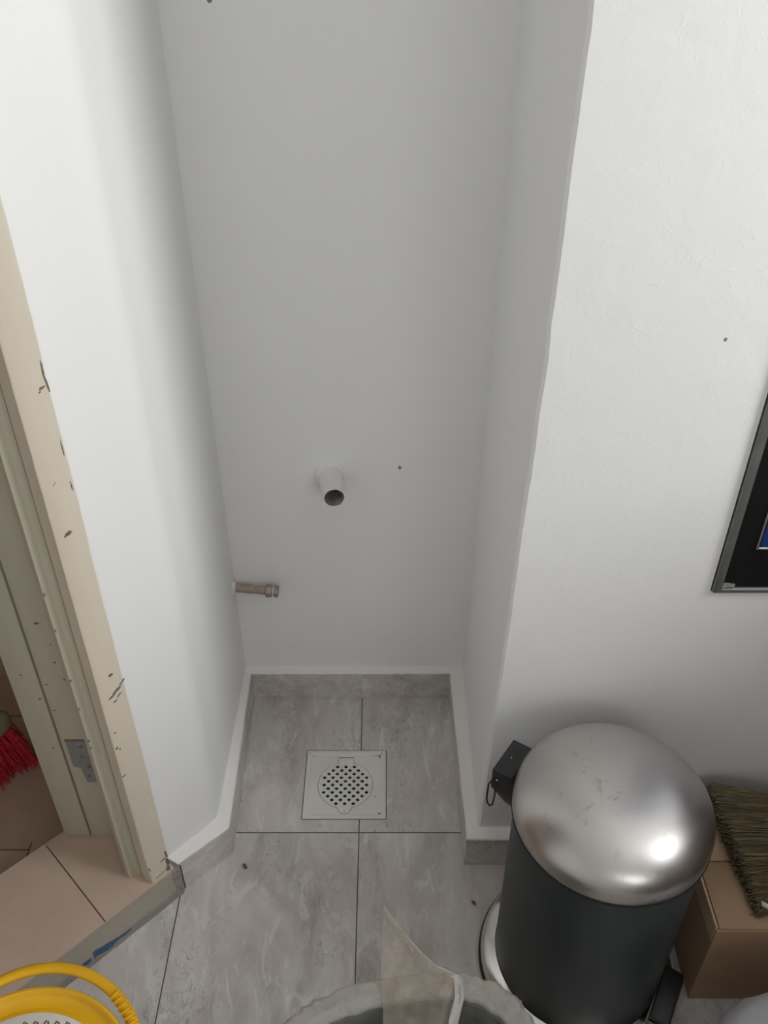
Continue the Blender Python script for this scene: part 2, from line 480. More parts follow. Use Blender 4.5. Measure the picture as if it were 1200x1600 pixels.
# alcove right wall + front right wall with an uneven plastered corner, and a niche for the glass unit
bm = bmesh.new()
NX0, NX1, NZ0, NZ1 = 0.4345, 0.78, 0.606, 1.22
rings = []
zs = [0.0] + [0.07 + i * 0.02 for i in range(66)] + [CEIL]
for z in zs:
    t = max(0, z - 0.07)
    rb = (0.159 + 0.0125 * t, 1.255)
    XS = [(0.0, .1578), (0.071, .1581), (0.326, .1636), (0.576, .1695), (0.916, .1760), (1.292, .1797), (2.5, .185)]
    for (za, xa), (zb, xb) in zip(XS, XS[1:]):
        if za <= z <= zb: rx = xa + (xb - xa) * (z - za) / (zb - za)
    j1 = jit(1, z, 0.0016) + jit(4, z, 0.0012, 7); j2 = jit(2, z, 0.0014)
    pts = [rb, (rx + j1, 0.889 + j2), (rx + 0.004 + j1, 0.885 + j2 * 0.3), (NX0, 0.885), (NX0, 0.985), (0.30, 0.985), (0.30, 1.255)]
    rings.append([(x, y, z) for x, y in pts])
loft(bm, rings)
box(bm, NX0, 1.6, 0.885, 0.985, 0.0, NZ0)
box(bm, NX0, 1.6, 0.885, 0.985, NZ1, CEIL)
box(bm, NX1, 1.6, 0.885, 0.985, NZ0, NZ1)
box(bm, NX0, NX1, 0.975, 0.985, NZ0, NZ1)
structure(from_bm('wall_right', bm, M_wallr, auto=25))
# rest of the room, behind and beside the camera
bm = bmesh.new()
WY0, WY1, WZ0, WZ1 = -0.09, 0.57, 1.06, 2.26
box(bm, 1.6, 1.7, -2.2, WY0, 0, CEIL); box(bm, 1.6, 1.7, WY1, 0.985, 0, CEIL)
box(bm, 1.6, 1.7, WY0, WY1, 0, WZ0); box(bm, 1.6, 1.7, WY0, WY1, WZ1, CEIL)
structure(from_bm('wall_window_side', bm, M_wall))
bm = bmesh.new()
for y0, y1, z0, z1 in ((WY0, WY0 + .04, WZ0, WZ1), (WY1 - .04, WY1, WZ0, WZ1), (WY0 + .04, WY1 - .04, WZ0, WZ0 + .04),
                       (WY0 + .04, WY1 - .04, WZ1 - .04, WZ1), (0.22, 0.26, WZ0 + .04, WZ1 - .04)):
    box(bm, 1.63, 1.67, y0, y1, z0, z1)
structure(from_bm('window_1', bm, M_drain))
bm = bmesh.new(); box(bm, 0.80, 1.59, -1.2, 0.86, 0, 0.90)  # unseen block added to keep window light off the floor and lower wall
structure(from_bm('unseen_shade_block', bm, M_shade_block))
bm = bmesh.new(); box(bm, -1.3, 1.7, -2.3, -2.2, 0, CEIL)
structure(from_bm('wall_behind', bm, M_wall))
bm = bmesh.new()
prism(bm, [(-1.3, -2.2), (-1.3, -0.117), D(0.86, 0.0), D(0.86, 0.08), (-1.42, -0.11), (-1.42, -2.2)], 0, CEIL)
structure(from_bm('wall_far_left', bm, M_wall))
bm = bmesh.new(); prism(bm, [D(0.0, 0.0), D(0.86, 0.0), D(0.86, 0.055), D(0.0, 0.055)], 2.08, CEIL)
structure(from_bm('wall_over_door', bm, M_wall))
bm = bmesh.new(); box(bm, -1.9, 1.7, -2.3, 1.9, CEIL, CEIL + 0.05)
structure(from_bm('ceiling', bm, M_ceil))

# painted mortar cap behind and above the skirting tiles
bm = bmesh.new()
inn = [(-0.3385, 0.8202), (-0.2645, 0.8875), (-0.2692, 1.2405), (0.1345, 1.2405), (0.1400, 0.8655), (1.6, 0.8655)]
out = [(-0.3575, 0.8295), (-0.286, 0.902), (-0.282, 1.2575), (0.161, 1.2575), (0.160, 0.8875), (1.6, 0.8875)]
def resample(pl, counts):
    r = []
    for (a, b), n in zip(zip(pl, pl[1:]), counts):
        for i in range(n): r.append((a[0] + (b[0] - a[0]) * i / n, a[1] + (b[1] - a[1]) * i / n))
    r.append(pl[-1]); return r
cnt = [10, 36, 40, 38, 60]
ri, ro = resample(inn, cnt), resample(out, cnt)
rows = []
for k, ((xi, yi), (xo, yo)) in enumerate(zip(ri, ro)):
    dx, dy = xi - xo, yi - yo; l = math.hypot(dx, dy); dx /= l; dy /= l
    e = noise.noise(Vector((k * 0.9, 3.1, 0))) * 0.0014 + 0.0016
    h = noise.noise(Vector((k * 0.5, 9.1, 0))) * 0.0009
    rows.append([(xi, yi, 0.0), (xi, yi, 0.066), (xi + dx * e, yi + dy * e, 0.0708), (xi + dx * (e - .002), yi + dy * (e - .002), 0.0725 + h),
                 (xi * .3 + xo * .7, yi * .3 + yo * .7, 0.0745 + h), (xo, yo, 0.079 + h), (xo, yo, 0.0)])
vs = [[bm.verts.new(p) for p in r] for r in rows]
for a, b in zip(vs, vs[1:]):
    for i in range(6): bm.faces.new((a[i], a[i + 1], b[i + 1], b[i]))
bm.faces.new(vs[0]); bm.faces.new(list(reversed(vs[-1])))
structure(from_bm('trim_skirting_cap', bm, M_ledge, auto=40))
# skirting tiles
def skirt(name, a, b, inward, h=0.0705, t=0.0026, e0=0, e1=0):
    a, b = Vector(a), Vector(b); n = Vector(inward).normalized() * t
    d = (b - a).normalized()
    bm = bmesh.new()
    prism(bm, [tuple(a), tuple(b), tuple(b - n + d * e1), tuple(a - n - d * e0)], 0.0003, h)
    return structure(from_bm(name, bm, M_skirt))
skirt('baseboard_diagonal', (-0.3368, 0.8184), (-0.2617, 0.8850), (0.665, -0.747))
skirt('baseboard_left', (-0.2615, 0.8850), (-0.2664, 1.2378), (1, 0.01))
skirt('baseboard_back', (-0.2664, 1.2380), (0.1318, 1.2380), (0, -1))
skirt('baseboard_right', (0.1316, 1.2378), (0.1376, 0.8632), (-1, -0.01))
skirt('baseboard_front', (0.1378, 0.8630), (1.6, 0.8630), (0, -1))

# toilet room beyond the doorway: raised sill slab in two tiles, lower tiled floor, walls
def slab(name, a0, a1, d0, d1, z0, z1, mat, bev=0.001):
    bm = bmesh.new(); prism(bm, [D(a0, d0), D(a1, d0), D(a1, d1), D(a0, d1)], z0, z1); bevel(bm, bev, 1)
    return from_bm(name, bm, mat)
# depth of riser plane: k = y - x = 1.148  -> d = (1.148 - 1.183)/sqrt2
dR = (1.148 - 1.183) * S2
dE = (1.4235 - 1.183) * S2
aG = 0.1272                       # grout between the two sill tiles
structure(slab('floor_sill_core', -0.012, 0.92, dR + 0.004, dE - 0.002, -0.03, 0.0655, M_grout))
structure(slab('floor_sill_tile', 0.0, aG - 0.0008, dR + 0.004, dE, 0.0656, 0.0700, M_sill, 0.0005))
structure(slab('floor_sill_tile', aG + 0.0008, 0.92, dR + 0.004, dE, 0.0656, 0.0700, M_sill, 0.0005))
bm = bmesh.new()
n = 60; a0, a1 = -0.004, 0.90; rows = []
for i in range(n + 1):
    a = a0 + (a1 - a0) * i / n
    w = noise.noise(Vector((i * 0.7, 0, 5))) * 0.0012
    bot = D(a, dR - 0.0022 + w); top = D(a, dR + 0.0005); bk = D(a, dR + 0.0035)
    rows.append([(*bot, 0.0002), (*D(a, dR - 0.001 + w * .5), 0.012), (*top, 0.05), (*top, 0.0695), (*bk, 0.0698), (*bk, 0.0002)])
vs = [[bm.verts.new(p) for p in r] for r in rows]
for a, b in zip(vs, vs[1:]):
    for i in range(6): bm.faces.new((a[i], a[(i + 1) % 6], b[(i + 1) % 6], b[i]))
bm.faces.new(vs[0]); bm.faces.new(list(reversed(vs[-1])))
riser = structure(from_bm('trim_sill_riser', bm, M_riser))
# blue paint smear and cement lump on the riser
def smear(name, pts, mat, parent, d0, th=0.0012, seed=0):
    """pts: list of (a, z_low, z_high)"""
    bm = bmesh.new(); lo, hi = [], []
    for i in range(len(pts) - 1):
        for s in range(6):
            t = s / 6; p = [pts[i][k] * (1 - t) + pts[i + 1][k] * t for k in range(3)]
            j = noise.noise(Vector((i * 6 + s, seed, 0))) * 0.0025; q = noise.noise(Vector((i * 6 + s, seed, 9))) * 0.003
            lo.append((p[0], max(0.001, p[1] + j))); hi.append((p[0], p[2] + q))
    lo.append(pts[-1][:2]); hi.append((pts[-1][0], pts[-1][2]))
    f = [bm.verts.new((*D(a, d0 - th), z)) for a, z in lo]; g = [bm.verts.new((*D(a, d0 - th), max(z, l[1] + .0006))) for (a, z), l in zip(hi, lo)]
    fb = [bm.verts.new((*D(a, d0 + th), z)) for a, z in lo]; gb = [bm.verts.new((*D(a, d0 + th), z)) for a, z in hi]
    for i in range(len(f) - 1):
        bm.faces.new((f[i], f[i + 1], g[i + 1], g[i])); bm.faces.new((g[i], g[i + 1], gb[i + 1], gb[i])); bm.faces.new((f[i + 1], f[i], fb[i], fb[i + 1]))
    return from_bm(name, bm, mat, parent)
smear('blue_paint', [(0.0945, 0.0125, 0.0155), (0.108, 0.008, 0.017), (0.122, 0.006, 0.020), (0.140, 0.007, 0.024), (0.156, 0.013, 0.029), (0.161, 0.012, 0.028)], M_blue_s, riser, dR + 0.0003, 0.0016, 3)
smear('blue_paint', [(0.166, 0.012, 0.020), (0.172, 0.010, 0.020), (0.180, 0.016, 0.0215)], M_blue_s, riser, dR + 0.0003, 0.0016, 8)
bm = bmesh.new(); rings = []
for k in range(8):
    z = 0.0698 * k / 7; q = lambda o: 0.0012 * noise.noise(Vector((o, z * 90, 2)))
    rings.append([(*D(-0.0095, -0.0185), z), (*D(-0.0088 + q(6), -0.0214), z), (*D(-0.003 + q(1), -0.0265 + q(2)), z), (*D(0.002 + q(3), -0.0262 + q(4)), z), (*D(0.0075 + q(5) * 2, -0.0254), z), (*D(0.008, 0.03), z), (*D(-0.0095, 0.03), z)])
loft(bm, rings); structure(from_bm('trim_corner_mortar', bm, M_cement))

# lower toilet floor and walls
bm = bmesh.new()
prism(bm, [D(-0.012, dE - 0.002), D(0.92, dE - 0.002), (-1.9, 0.36), (-1.9, 1.8), (-0.455, 1.8), (-0.455, 1.05)], -0.03, 0.0)
structure(from_bm('floor_toilet', bm, M_low))
bm = bmesh.new()
for x0, x1 in ((-1.25, -0.62), ): box(bm, x0, x1, 0.890, 0.8916, -0.001, 0.0006)
for y in (1.19,): box(bm, -1.25, -0.62, y, y + .0016, -0.001, 0.0006)
box(bm, -0.6202, -0.6186, 0.875, 0.905, -0.001, 0.0006); box(bm, -0.9202, -0.9186, 0.60, 1.30, -0.001, 0.0006)
structure(from_bm('trim_toilet_grout', bm, M_grout))
bm = bmesh.new(); box(bm, -1.95, -0.45, 1.30, 1.36, 0, CEIL)
structure(from_bm('wall_toilet_back', bm, M_low))
bm = bmesh.new(); box(bm, -1.95, -1.9, -0.1, 1.30, 0, CEIL)
structure(from_bm('wall_toilet_left', bm, M_low))
bm = bmesh.new(); prism(bm, [D(0.93, 0.08), D(1.0, 0.08), (-1.9, 0.0), (-1.9, 0.3)], 0, CEIL)
structure(from_bm('wall_toilet_front', bm, M_low))

# door frame and the open leaf
door = bpy.data.objects.new('door_1', None); COL.objects.link(door)
door.location = (*D(0.03, 0.0), 0.07); door['kind'] = 'structure'
def lp(name, pts, z0, z1, mat, bev=0.0012, auto=35, seg=2):
    bm = bmesh.new(); prism(bm, pts, z0, z1)
    if bev: bevel(bm, bev, seg)
    return from_bm(name, bm, mat, door, auto=auto)
ZB, ZT = 0.0702, 2.05
# casing: painted board with worn uneven edges
bm = bmesh.new(); rings = []
for i in range(100):
    z = ZB + 0.0002 + (ZT - ZB) * min(1, (i * 0.0135 / (ZT - ZB)) if i < 99 else 1)
    j = noise.noise(Vector((1.5, 0, z * 45))) * 0.0007 + noise.noise(Vector((4.5, 0, z * 9))) * 0.0008
    k = noise.noise(Vector((7.5, 0, z * 60))) * 0.0005
    base = max(0.0, 1 - (z - ZB) / 0.02) * 0.0012
    pts = [(0.0045 + j, -0.0170), (0.0065 + j, -0.0200), (0.0400 + k, -0.0200), (0.0418 + k - base, -0.0185), (0.0440, -0.004), (0.0452, 0.012),
           (0.0452, 0.050), (0.0045, 0.050)]
    rings.append([(*D(a, d), z) for a, d in pts])
loft(bm, rings)
casing = from_bm('casing', bm, M_frame, door, auto=40)
# stop with a hollow (cove) between it and the casing
cove = [(0.0452, 0.004)]
for i in range(7):
    t = i / 6 * PI / 2
    cove.append((0.0452 + 0.0075 * (1 - math.cos(t)), 0.0035 + 0.0105 * math.sin(t)))
pts = [D(a, d) for a, d in cove + [(0.0612, 0.0145), (0.0615, 0.028), (0.0452, 0.032)]]
lp('door_stop', pts, ZB, ZT, M_jamb, 0)
lp('hinge_post', [(-0.4902, 0.8715), (-0.4300, 0.8715), (-0.4300, 0.930), (-0.4902, 0.930)], ZB + 0.0003, ZT, M_jamb, 0.001)
lp('jamb_filler', [D(0.0452, 0.034), D(0.058, 0.034), (-0.440, 0.8705), (-0.432, 0.8705), D(0.03, 0.056), D(0.0452, 0.05)], ZB + 0.0003, ZT, M_jamb, 0)
leaf = lp('door_leaf', [(-0.5350, 0.8712), (-0.4935, 0.8712), (-0.4935, 1.285), (-0.5350, 1.285)], 0.0708, ZT - 0.01, M_jamb, 0.0015)
lp('casing', [D(0.0454, -0.020), D(0.84, -0.020), D(0.84, 0.05), D(0.0454, 0.05)], 1.99, 2.07, M_frame, 0.002)
lp('casing', [D(0.82, -0.020), D(0.858, -0.020), D(0.858, 0.05), D(0.82, 0.05)], ZB, 1.988, M_frame, 0.002)
# paint chips on the casing and the post
def chip(a, d, z, w, h, parent, seed, tilt=0.0, mat=None, plane='diag'):
    bm = bmesh.new(); n = 12; f, b = [], []
    for i in range(n):
        t = 2 * PI * i / n; r = 1 + 0.5 * noise.noise(Vector((seed * 3.1, math.cos(t) * 1.5, math.sin(t) * 1.5)))
        u = math.cos(t) * w / 2 * r; v = math.sin(t) * h / 2 * r
        u, v = u * math.cos(tilt) - v * math.sin(tilt), u * math.sin(tilt) + v * math.cos(tilt)
        if plane == 'diag':
            f.append(bm.verts.new((*D(a - u, d - 0.0003), z + v))); b.append(bm.verts.new((*D(a - u, d + 0.001), z + v)))
        else:
            f.append(bm.verts.new((a + u, d - 0.0003, z + v))); b.append(bm.verts.new((a + u, d + 0.001, z + v)))
    bm.faces.new(f)
    for i in range(n): bm.faces.new((f[i], f[(i + 1) % n], b[(i + 1) % n], b[i]))
    return from_bm('paint_chip', bm, mat or M_chip, parent)
# positions along casing measured on the board itself (a from hinge side, height z)
chips = [(0.0135, 0.9549, .007, .0022, .25), (0.0165, 0.951, .003, .0014, .4), (0.0255, 0.773, .009, .004, .35), (0.0290, 0.771, .006, .002, .3),
         (0.0205, 0.537, .007, .003, .0), (0.0090, 0.514, .012, .0018, .5), (0.0180, 0.506, .015, .0028, .45), (0.0265, 0.500, .014, .0022, .42), (0.0160, 0.496, .010, .0018, .6), (0.0235, 0.489, .006, .0018, .3),
         (0.0380, 0.405, .005, .0022, .5), (0.0340, 0.400, .004, .0016, .8), (0.0385, 0.345, .006, .0016, .1), (0.0350, 0.435, .004, .0016, .3),
         (0.0075, 0.960, .0022, .020, .1), (0.0078, 0.975, .0018, .012, .0), (0.0080, 0.880, .0016, .014, 0.), (0.0085, 0.83, .0014, .010, 0.),
         (0.0078, 0.118, .004, .012, .1), (0.0085, 0.098, .006, .014, .1), (0.0150, 0.110, .012, .0016, .35), (0.0250, 0.080, .020, .0012, .15), (0.0395, 0.11, .0022, .008, .2), (0.0100, 0.082, .008, .010, .1)]
for i, (a, z, w, h, t) in enumerate(chips): chip(a, -0.0200, z, w, h * 1.45, casing, i, t)
for i, (x, z, w, h, t) in enumerate([(-0.4700, 0.560, .007, .004, .3), (-0.4620, 0.485, .004, .003, .1), (-0.4830, 0.44, .005, .002, 0), (-0.4840, 0.385, .006, .002, .2), (-0.4600, 0.52, .004, .0018, 0), (-0.4530, 0.45, .009, .004, -.3)]):
    chip(x, 0.8715, z, w, h, casing.parent.children[2] if False else bpy.data.objects['hinge_post'], i + 40, t, None, 'front')
for i, (x, z) in enumerate([(-0.515, 0.46), (-0.505, 0.30), (-0.5, 0.41)]): chip(x, 0.8712, z, .005, .0025, leaf, i + 60, .3, None, 'front')
for i, (a, z) in enumerate([(0.0600, 0.62), (0.0600, 0.53), (0.0600, 0.475), (0.0600, 0.41), (0.0600, 0.395), (0.0600, 0.68)]):
    chip(a, 0.0146, z, .0022, .006, bpy.data.objects['door_stop'], i + 70, 0)
# hinge plate let into the post
bm = bmesh.new()
loft(bm, [[(-0.4830, y, 0.3165), (-0.4830, y, 0.2560), (-0.4720, y, 0.2520), (-0.4690, y, 0.2170), (-0.4540, y, 0.2170), (-0.4540, y, 0.3165)] for y in (0.8705, 0.8720)])
hp = from_bm('hinge_plate', bm, simple('dull_grey_steel', (0.27, 0.30, 0.30), 0.45, 0.5, 0.1, 50), door)
bm = bmesh.new(); box(bm, -0.4840, -0.4535, 0.8700, 0.8720, 0.3168, 0.3195)
from_bm('mortise_gap', bm, M_chip, hp)
for x, z in ((-0.4620, 0.303), (-0.4650, 0.281), (-0.4590, 0.256), (-0.4620, 0.232)):
    bm = bmesh.new()
    bmesh.ops.create_cone(bm, segments=16, radius1=0.0034, radius2=0.0026, depth=0.0012, cap_ends=True, matrix=Matrix.Translation((x, 0.8703, z)) @ Matrix.Rotation(PI / 2, 4, 'X'))
    from_bm('screw', bm, M_chip, hp)

# ------------------------------------------------------------------ floor drain
cx, cy = (DX0 + DX1) / 2, (DY0 + DY1) / 2
dr = thing('floor_drain', 'square off-white plastic floor drain with round perforated cover, set in the alcove floor', 'drain', (cx, cy, 0))
sy = cy - 0.002; sxx = cx
R0 = 0.0512
tabr = 0.0125; taby = sy - R0 + 0.0010
def cover_loop(off):
    r = R0 + off; tr = tabr + off; nw = 0.0145 + off; pts = []
    ytop = cy + 0.0570 + (0.0 if off <= 0 else 0.0006)
    # neck at the top
    a_n = math.asin(nw / r)
    a0 = PI / 2 + a_n
    # circle from neck left round to tab left
    d = sy - taby
    # intersection angle of tab circle with main circle
    cosA = (r * r + d * d - tr * tr) / (2 * r * d); A = math.acos(cosA)
    a1 = 1.5 * PI - A
    pts += [(sxx - nw, ytop)]
    for i in range(31): t = a0 + (a1 - a0) * i / 30; pts.append((sxx + r * math.cos(t), sy + r * math.sin(t)))
    p = pts[-1]; b0 = math.atan2(p[1] - taby, p[0] - sxx); b1 = PI - b0
    b0 = b0 + 2 * PI if b0 < 0 else b0
    b1 = b1 % (2 * PI)
    if b1 < b0: b1 += 2 * PI
    for i in range(1, 16): t = b0 + (b1 - b0) * i / 16; pts.append((sxx + tr * math.cos(t), taby + tr * math.sin(t)))
    for i in range(31): t = (1.5 * PI + A) + (2.5 * PI - a_n - (1.5 * PI + A)) * i / 30; pts.append((sxx + r * math.cos(t), sy + r * math.sin(t)))
    pts.append((sxx + nw, ytop))
    return pts
bm = bmesh.new()
sqo = [(DX0, DY0), (DX1, DY0), (DX1, DY1), (DX0, DY1)]
slot = [(cx - 0.0150, cy + 0.0582 + .0012), (cx - 0.0150, cy + 0.0615), (cx + 0.0150, cy + 0.0615), (cx + 0.0150, cy + 0.0582 + .0012)]
IN = 0.0655
inner = [(cx - IN, cy - IN), (cx + IN, cy - IN), (cx + IN, cy + IN), (cx - IN, cy + IN)]
holed_plate(bm, inner, [cover_loop(0.0005), slot], -0.004, -0.0008)
# sloped rim around the inner field
ro_ = [(x, y, 0.0004) for x, y in sqo]; 
rm = [(cx + (1 if x > cx else -1) * (IN + 0.003), cy + (1 if y > cy else -1) * (IN + 0.003), 0.0004) for x, y in sqo]
rin = [(cx + (1 if x > cx else -1) * IN, cy + (1 if y > cy else -1) * IN, -0.0008) for x, y in sqo]
rb_ = [(x, y, -0.02) for x, y in sqo]
loft(bm, [rb_, ro_, rm, rin], caps=False)
from_bm('frame', bm, M_drain, dr)
bm = bmesh.new()
def sqr(e): return [(DX0 - e, DY0 - e), (DX1 + e, DY0 - e), (DX1 + e, DY1 + e), (DX0 - e, DY1 + e)]
holed_plate(bm, sqr(0.00155), [sqr(0.0001)], -0.02, -0.0004)
from_bm('dark_joint', bm, M_grout, dr)
bm = bmesh.new()
holes = []
rowsN = [3, 4, 5, 6, 5, 6, 5, 6, 5, 4, 3]
for i, nrow in enumerate(rowsN):
    yv = sy + 0.0408 - i * 0.00815
    for k in range(nrow): holes.append(circle(sxx + (k - (nrow - 1) / 2) * 0.01585, yv, 0.00335, 14))
holes.append(circle(sxx, taby - 0.0075, 0.0010, 8))
holed_plate(bm, cover_loop(-0.0003), holes, -0.0032, -0.0006)
from_bm('perforated_cover', bm, M_drain, dr)
bm = bmesh.new(); box(bm, cx - 0.0149, cx + 0.0149, cy + 0.0590, cy + 0.0618, -0.005, -0.0012)
from_bm('hinge_pin', bm, M_drain_dk, dr)
# dirt in the rim corners
for (x, y, w, l, r) in ((cx + IN - .001, cy + IN - .003, .0022, .009, 0), (cx + IN - .004, cy + IN - .0005, .008, .0018, 0), (cx + IN + .002, cy + IN + .003, .006, .0014, .8),
                        (cx + IN - .0015, cy - IN + .0015, .006, .003, 0), (cx + IN - .013, cy + IN - .001, .004, .0016, 0), (cx + .056, cy - .028, .0022, .0022, 0), (cx - IN + .001, cy + IN - .0004, .003, .0016, 0), (cx - .070, cy + .070, .002, .002, 0)):
    bm = bmesh.new()
    lift = 0.0006 if (abs(x - cx) > IN + .0005 or abs(y - cy) > IN + .0005) else -0.0006
    pts = [(x + math.cos(t) * w / 2 * math.cos(r) - math.sin(t) * l / 2 * math.sin(r), y + math.cos(t) * w / 2 * math.sin(r) + math.sin(t) * l / 2 * math.cos(r)) for t in [2 * PI * i / 10 for i in range(10)]]
    prism(bm, pts, lift - 0.0012, lift); from_bm('dirt_spot', bm, M_drain_dk, bpy.data.objects['frame'])
bm = bmesh.new()
def sq(s, z): return [(cx - s, cy - s, z), (cx + s, cy - s, z), (cx + s, cy + s, z), (cx - s, cy + s, z)]
loft(bm, [sq(0.0735, -0.0045), sq(0.0735, -0.028), sq(0.0715, -0.028), sq(0.0715, -0.0045)], caps=False)
box(bm, cx - .0715, cx + .0715, cy - .0715, cy + .0715, -0.0275, -0.0255)
from_bm('drain_cup', bm, M_cup, dr)

# ------------------------------------------------------------------ pipes on the alcove walls
pp = thing('drain_pipe', 'short white painted waste pipe with an open sawn end, out of the alcove back wall', 'pipe', (-0.088, 1.255, 0.543))
bm = bmesh.new()
P0, P1 = Vector((-0.0915, 1.2552, 0.540)), Vector((-0.0815, 1.180, 0.548))
ax = (P1 - P0).normalized()
sx_ = ax.cross(Vector((0, 0, 1))).normalized(); up_ = sx_.cross(ax)
def ring(c, r, seed=0, cut=0.0, n=40):
    out = []
    for i in range(n):
        t = 2 * PI * i / n
        j = noise.noise(Vector((math.cos(t) * 2, math.sin(t) * 2, seed))) * 0.0014
        out.append(c + sx_ * math.cos(t) * r + up_ * math.sin(t) * r + ax * (cut * math.sin(t) * r + (j if cut else 0)))
    return out
PR = 0.0195
rr = [ring(P0, 0.0260), ring(P0 + ax * 0.004, 0.0215), ring(P0 + ax * 0.010, PR + .0006), ring(P0 + ax * 0.045, PR), ring(P1, PR - 0.0012, 2, 0.12), ring(P1 - ax * 0.0002, PR - 0.0030, 2, 0.12)]
loft(bm, rr, caps=False)
from_bm('pipe_body', bm, M_pipe, pp, auto=50)
bm = bmesh.new()
loft(bm, [ring(P1 - ax * 0.0002, PR - 0.0030, 2, 0.12), ring(P1 - ax * 0.004, PR - 0.0036), ring(P0 + ax * 0.01, PR - 0.0036)], caps=False)
v = [bm.verts.new(p) for p in ring(P0 + ax * 0.01, PR - 0.0036)]; bm.faces.new(v)
from_bm('pipe_bore', bm, M_pipe_in, pp, auto=50)

st = thing('water_pipe_stub', 'capped dusty copper pipe stub with hexagonal nut, low in the left corner of the alcove', 'pipe', (-0.28, 1.235, 0.30))
bm = bmesh.new()
A0, A1 = Vector((-0.2835, 1.236, 0.3045)), Vector((-0.2185, 1.234, 0.2985))
tube(bm, [A0.lerp(A1, i / 8) for i in range(9)], [0.0082 + 0.0004 * math.sin(i * 2) for i in range(9)], 20)
from_bm('copper_tube', bm, M_copper, st, smooth=True)
bm = bmesh.new(); ax2 = (A1 - A0).normalized()
def hexnut(bm, c0, c1, r, n=6):
    s = ax2.cross(Vector((0, 0, 1))).normalized(); u = s.cross(ax2)
    rg = []
    for c, rr_ in ((c0, r * .86), (c0 + ax2 * .0012, r), (c1 - ax2 * .0012, r), (c1, r * .86)):
        rg.append([c + s * math.cos(2 * PI * i / n + .3) * rr_ + u * math.sin(2 * PI * i / n + .3) * rr_ for i in range(n)])
    loft(bm, rg)
hexnut(bm, A1 - ax2 * .001, A1 + ax2 * 0.011, 0.0122)
from_bm('nut', bm, M_nut, st)
bm = bmesh.new(); hexnut(bm, A1 + ax2 * 0.0106, A1 + ax2 * 0.0145, 0.0090, 16)
from_bm('thread', bm, M_plaster, st)
bm = bmesh.new(); hexnut(bm, A1 + ax2 * 0.0142, A1 + ax2 * 0.0225, 0.0118, 8)
from_bm('end_cap', bm, M_nut, st)
bm = bmesh.new()
bmesh.ops.create_icosphere(bm, subdivisions=3, radius=1)
for v in bm.verts:
    n_ = 1 + 0.35 * noise.noise(v.co * 2.2)
    v.co = Vector((-0.279 + v.co.x * 0.0065 * n_, 1.234 + v.co.y * 0.012 * n_, 0.3035 + v.co.z * 0.0145 * n_))
from_bm('plaster_crumb', bm, M_plaster, st, smooth=True)

# ------------------------------------------------------------------ pedal bin
BX, BY = 0.2975, 0.6985
RB = 0.1300
bin_ = thing('pedal_bin', 'round dark grey pedal bin with domed stainless steel lid, standing before the right wall', 'bin', (BX, BY, 0))
bm = bmesh.new()
lathe(bm, [(0.118, 0.024), (0.124, 0.026), (0.1245, 0.030), (0.1250, 0.374), (0.1235, 0.378), (0.118, 0.378)], (BX, BY), 96)
from_bm('body', bm, M_body, bin_, auto=40)
bm = bmesh.new()
lathe(bm, [(0.124, 0.0), (0.1475, 0.0), (0.1490, 0.002), (0.1490, 0.010), (0.1470, 0.0125), (0.124, 0.0125)], (BX, BY), 96, False, False)
from_bm('rubber_foot', bm, M_blackr, bin_, auto=40)
bm = bmesh.new()
lathe(bm, [(0.1250, 0.0128), (0.1462, 0.0128), (0.1468, 0.015), (0.1450, 0.021), (0.1405, 0.027), (0.1345, 0.0305), (0.1290, 0.032), (0.1252, 0.0335)], (BX, BY), 96, False, False)
from_bm('chrome_base_ring', bm, M_chrome, bin_, auto=60)
bm = bmesh.new()
lathe(bm, [(0.1200, 0.3795), (0.1284, 0.3790), (0.1296, 0.3812), (0.1286, 0.3843), (0.12, 0.3842)], (BX, BY), 96, False, False)
from_bm('rim_gasket', bm, M_blackr, bin_, auto=60)
bm = bmesh.new()
prof = [(0.1240, 0.3846), (0.1282, 0.3846), (0.1288, 0.3860), (0.1290, 0.392), (0.1287, 0.398)]
for i in range(1, 25):
    t = i / 24 * PI / 2
    prof.append((0.1287 * math.cos(t) ** 0.86 if i < 24 else 0.0004, 0.398 + 0.0560 * math.sin(t)))
lathe(bm, prof, (BX, BY), 128, True, True)
lid = from_bm('lid', bm, M_lid, bin_, auto=50)
# hinge block behind the lid with its wire loop
hd = Vector((-0.79, 0.545, 0)).normalized(); td = Vector((-hd.y, hd.x, 0))      # outwards, sideways
def HB(o, s, z): v = Vector((BX, BY, 0)) + hd * o + td * s; return (v.x, v.y, z)
bm = bmesh.new()
w = 0.031
loft(bm, [[HB(0.1262, -w * .80, 0.322), HB(0.1400, -w * .80, 0.326), HB(0.1400, w * .80, 0.326), HB(0.1262, w * .80, 0.322)],
          [HB(0.1262, -w, 0.350), HB(0.1600, -w, 0.352), HB(0.1600, w, 0.352), HB(0.1262, w, 0.350)],
          [HB(0.1262, -w, 0.386), HB(0.1600, -w, 0.386), HB(0.1600, w, 0.386), HB(0.1262, w, 0.386)],
          [HB(0.1310, -w, 0.3905), HB(0.1600, -w, 0.3895), HB(0.1600, w, 0.3895), HB(0.1310, w, 0.3905)]])
bevel(bm, 0.0012, 2, 25)
hb = from_bm('hinge', bm, M_black, bin_, auto=35)
bm = bmesh.new()
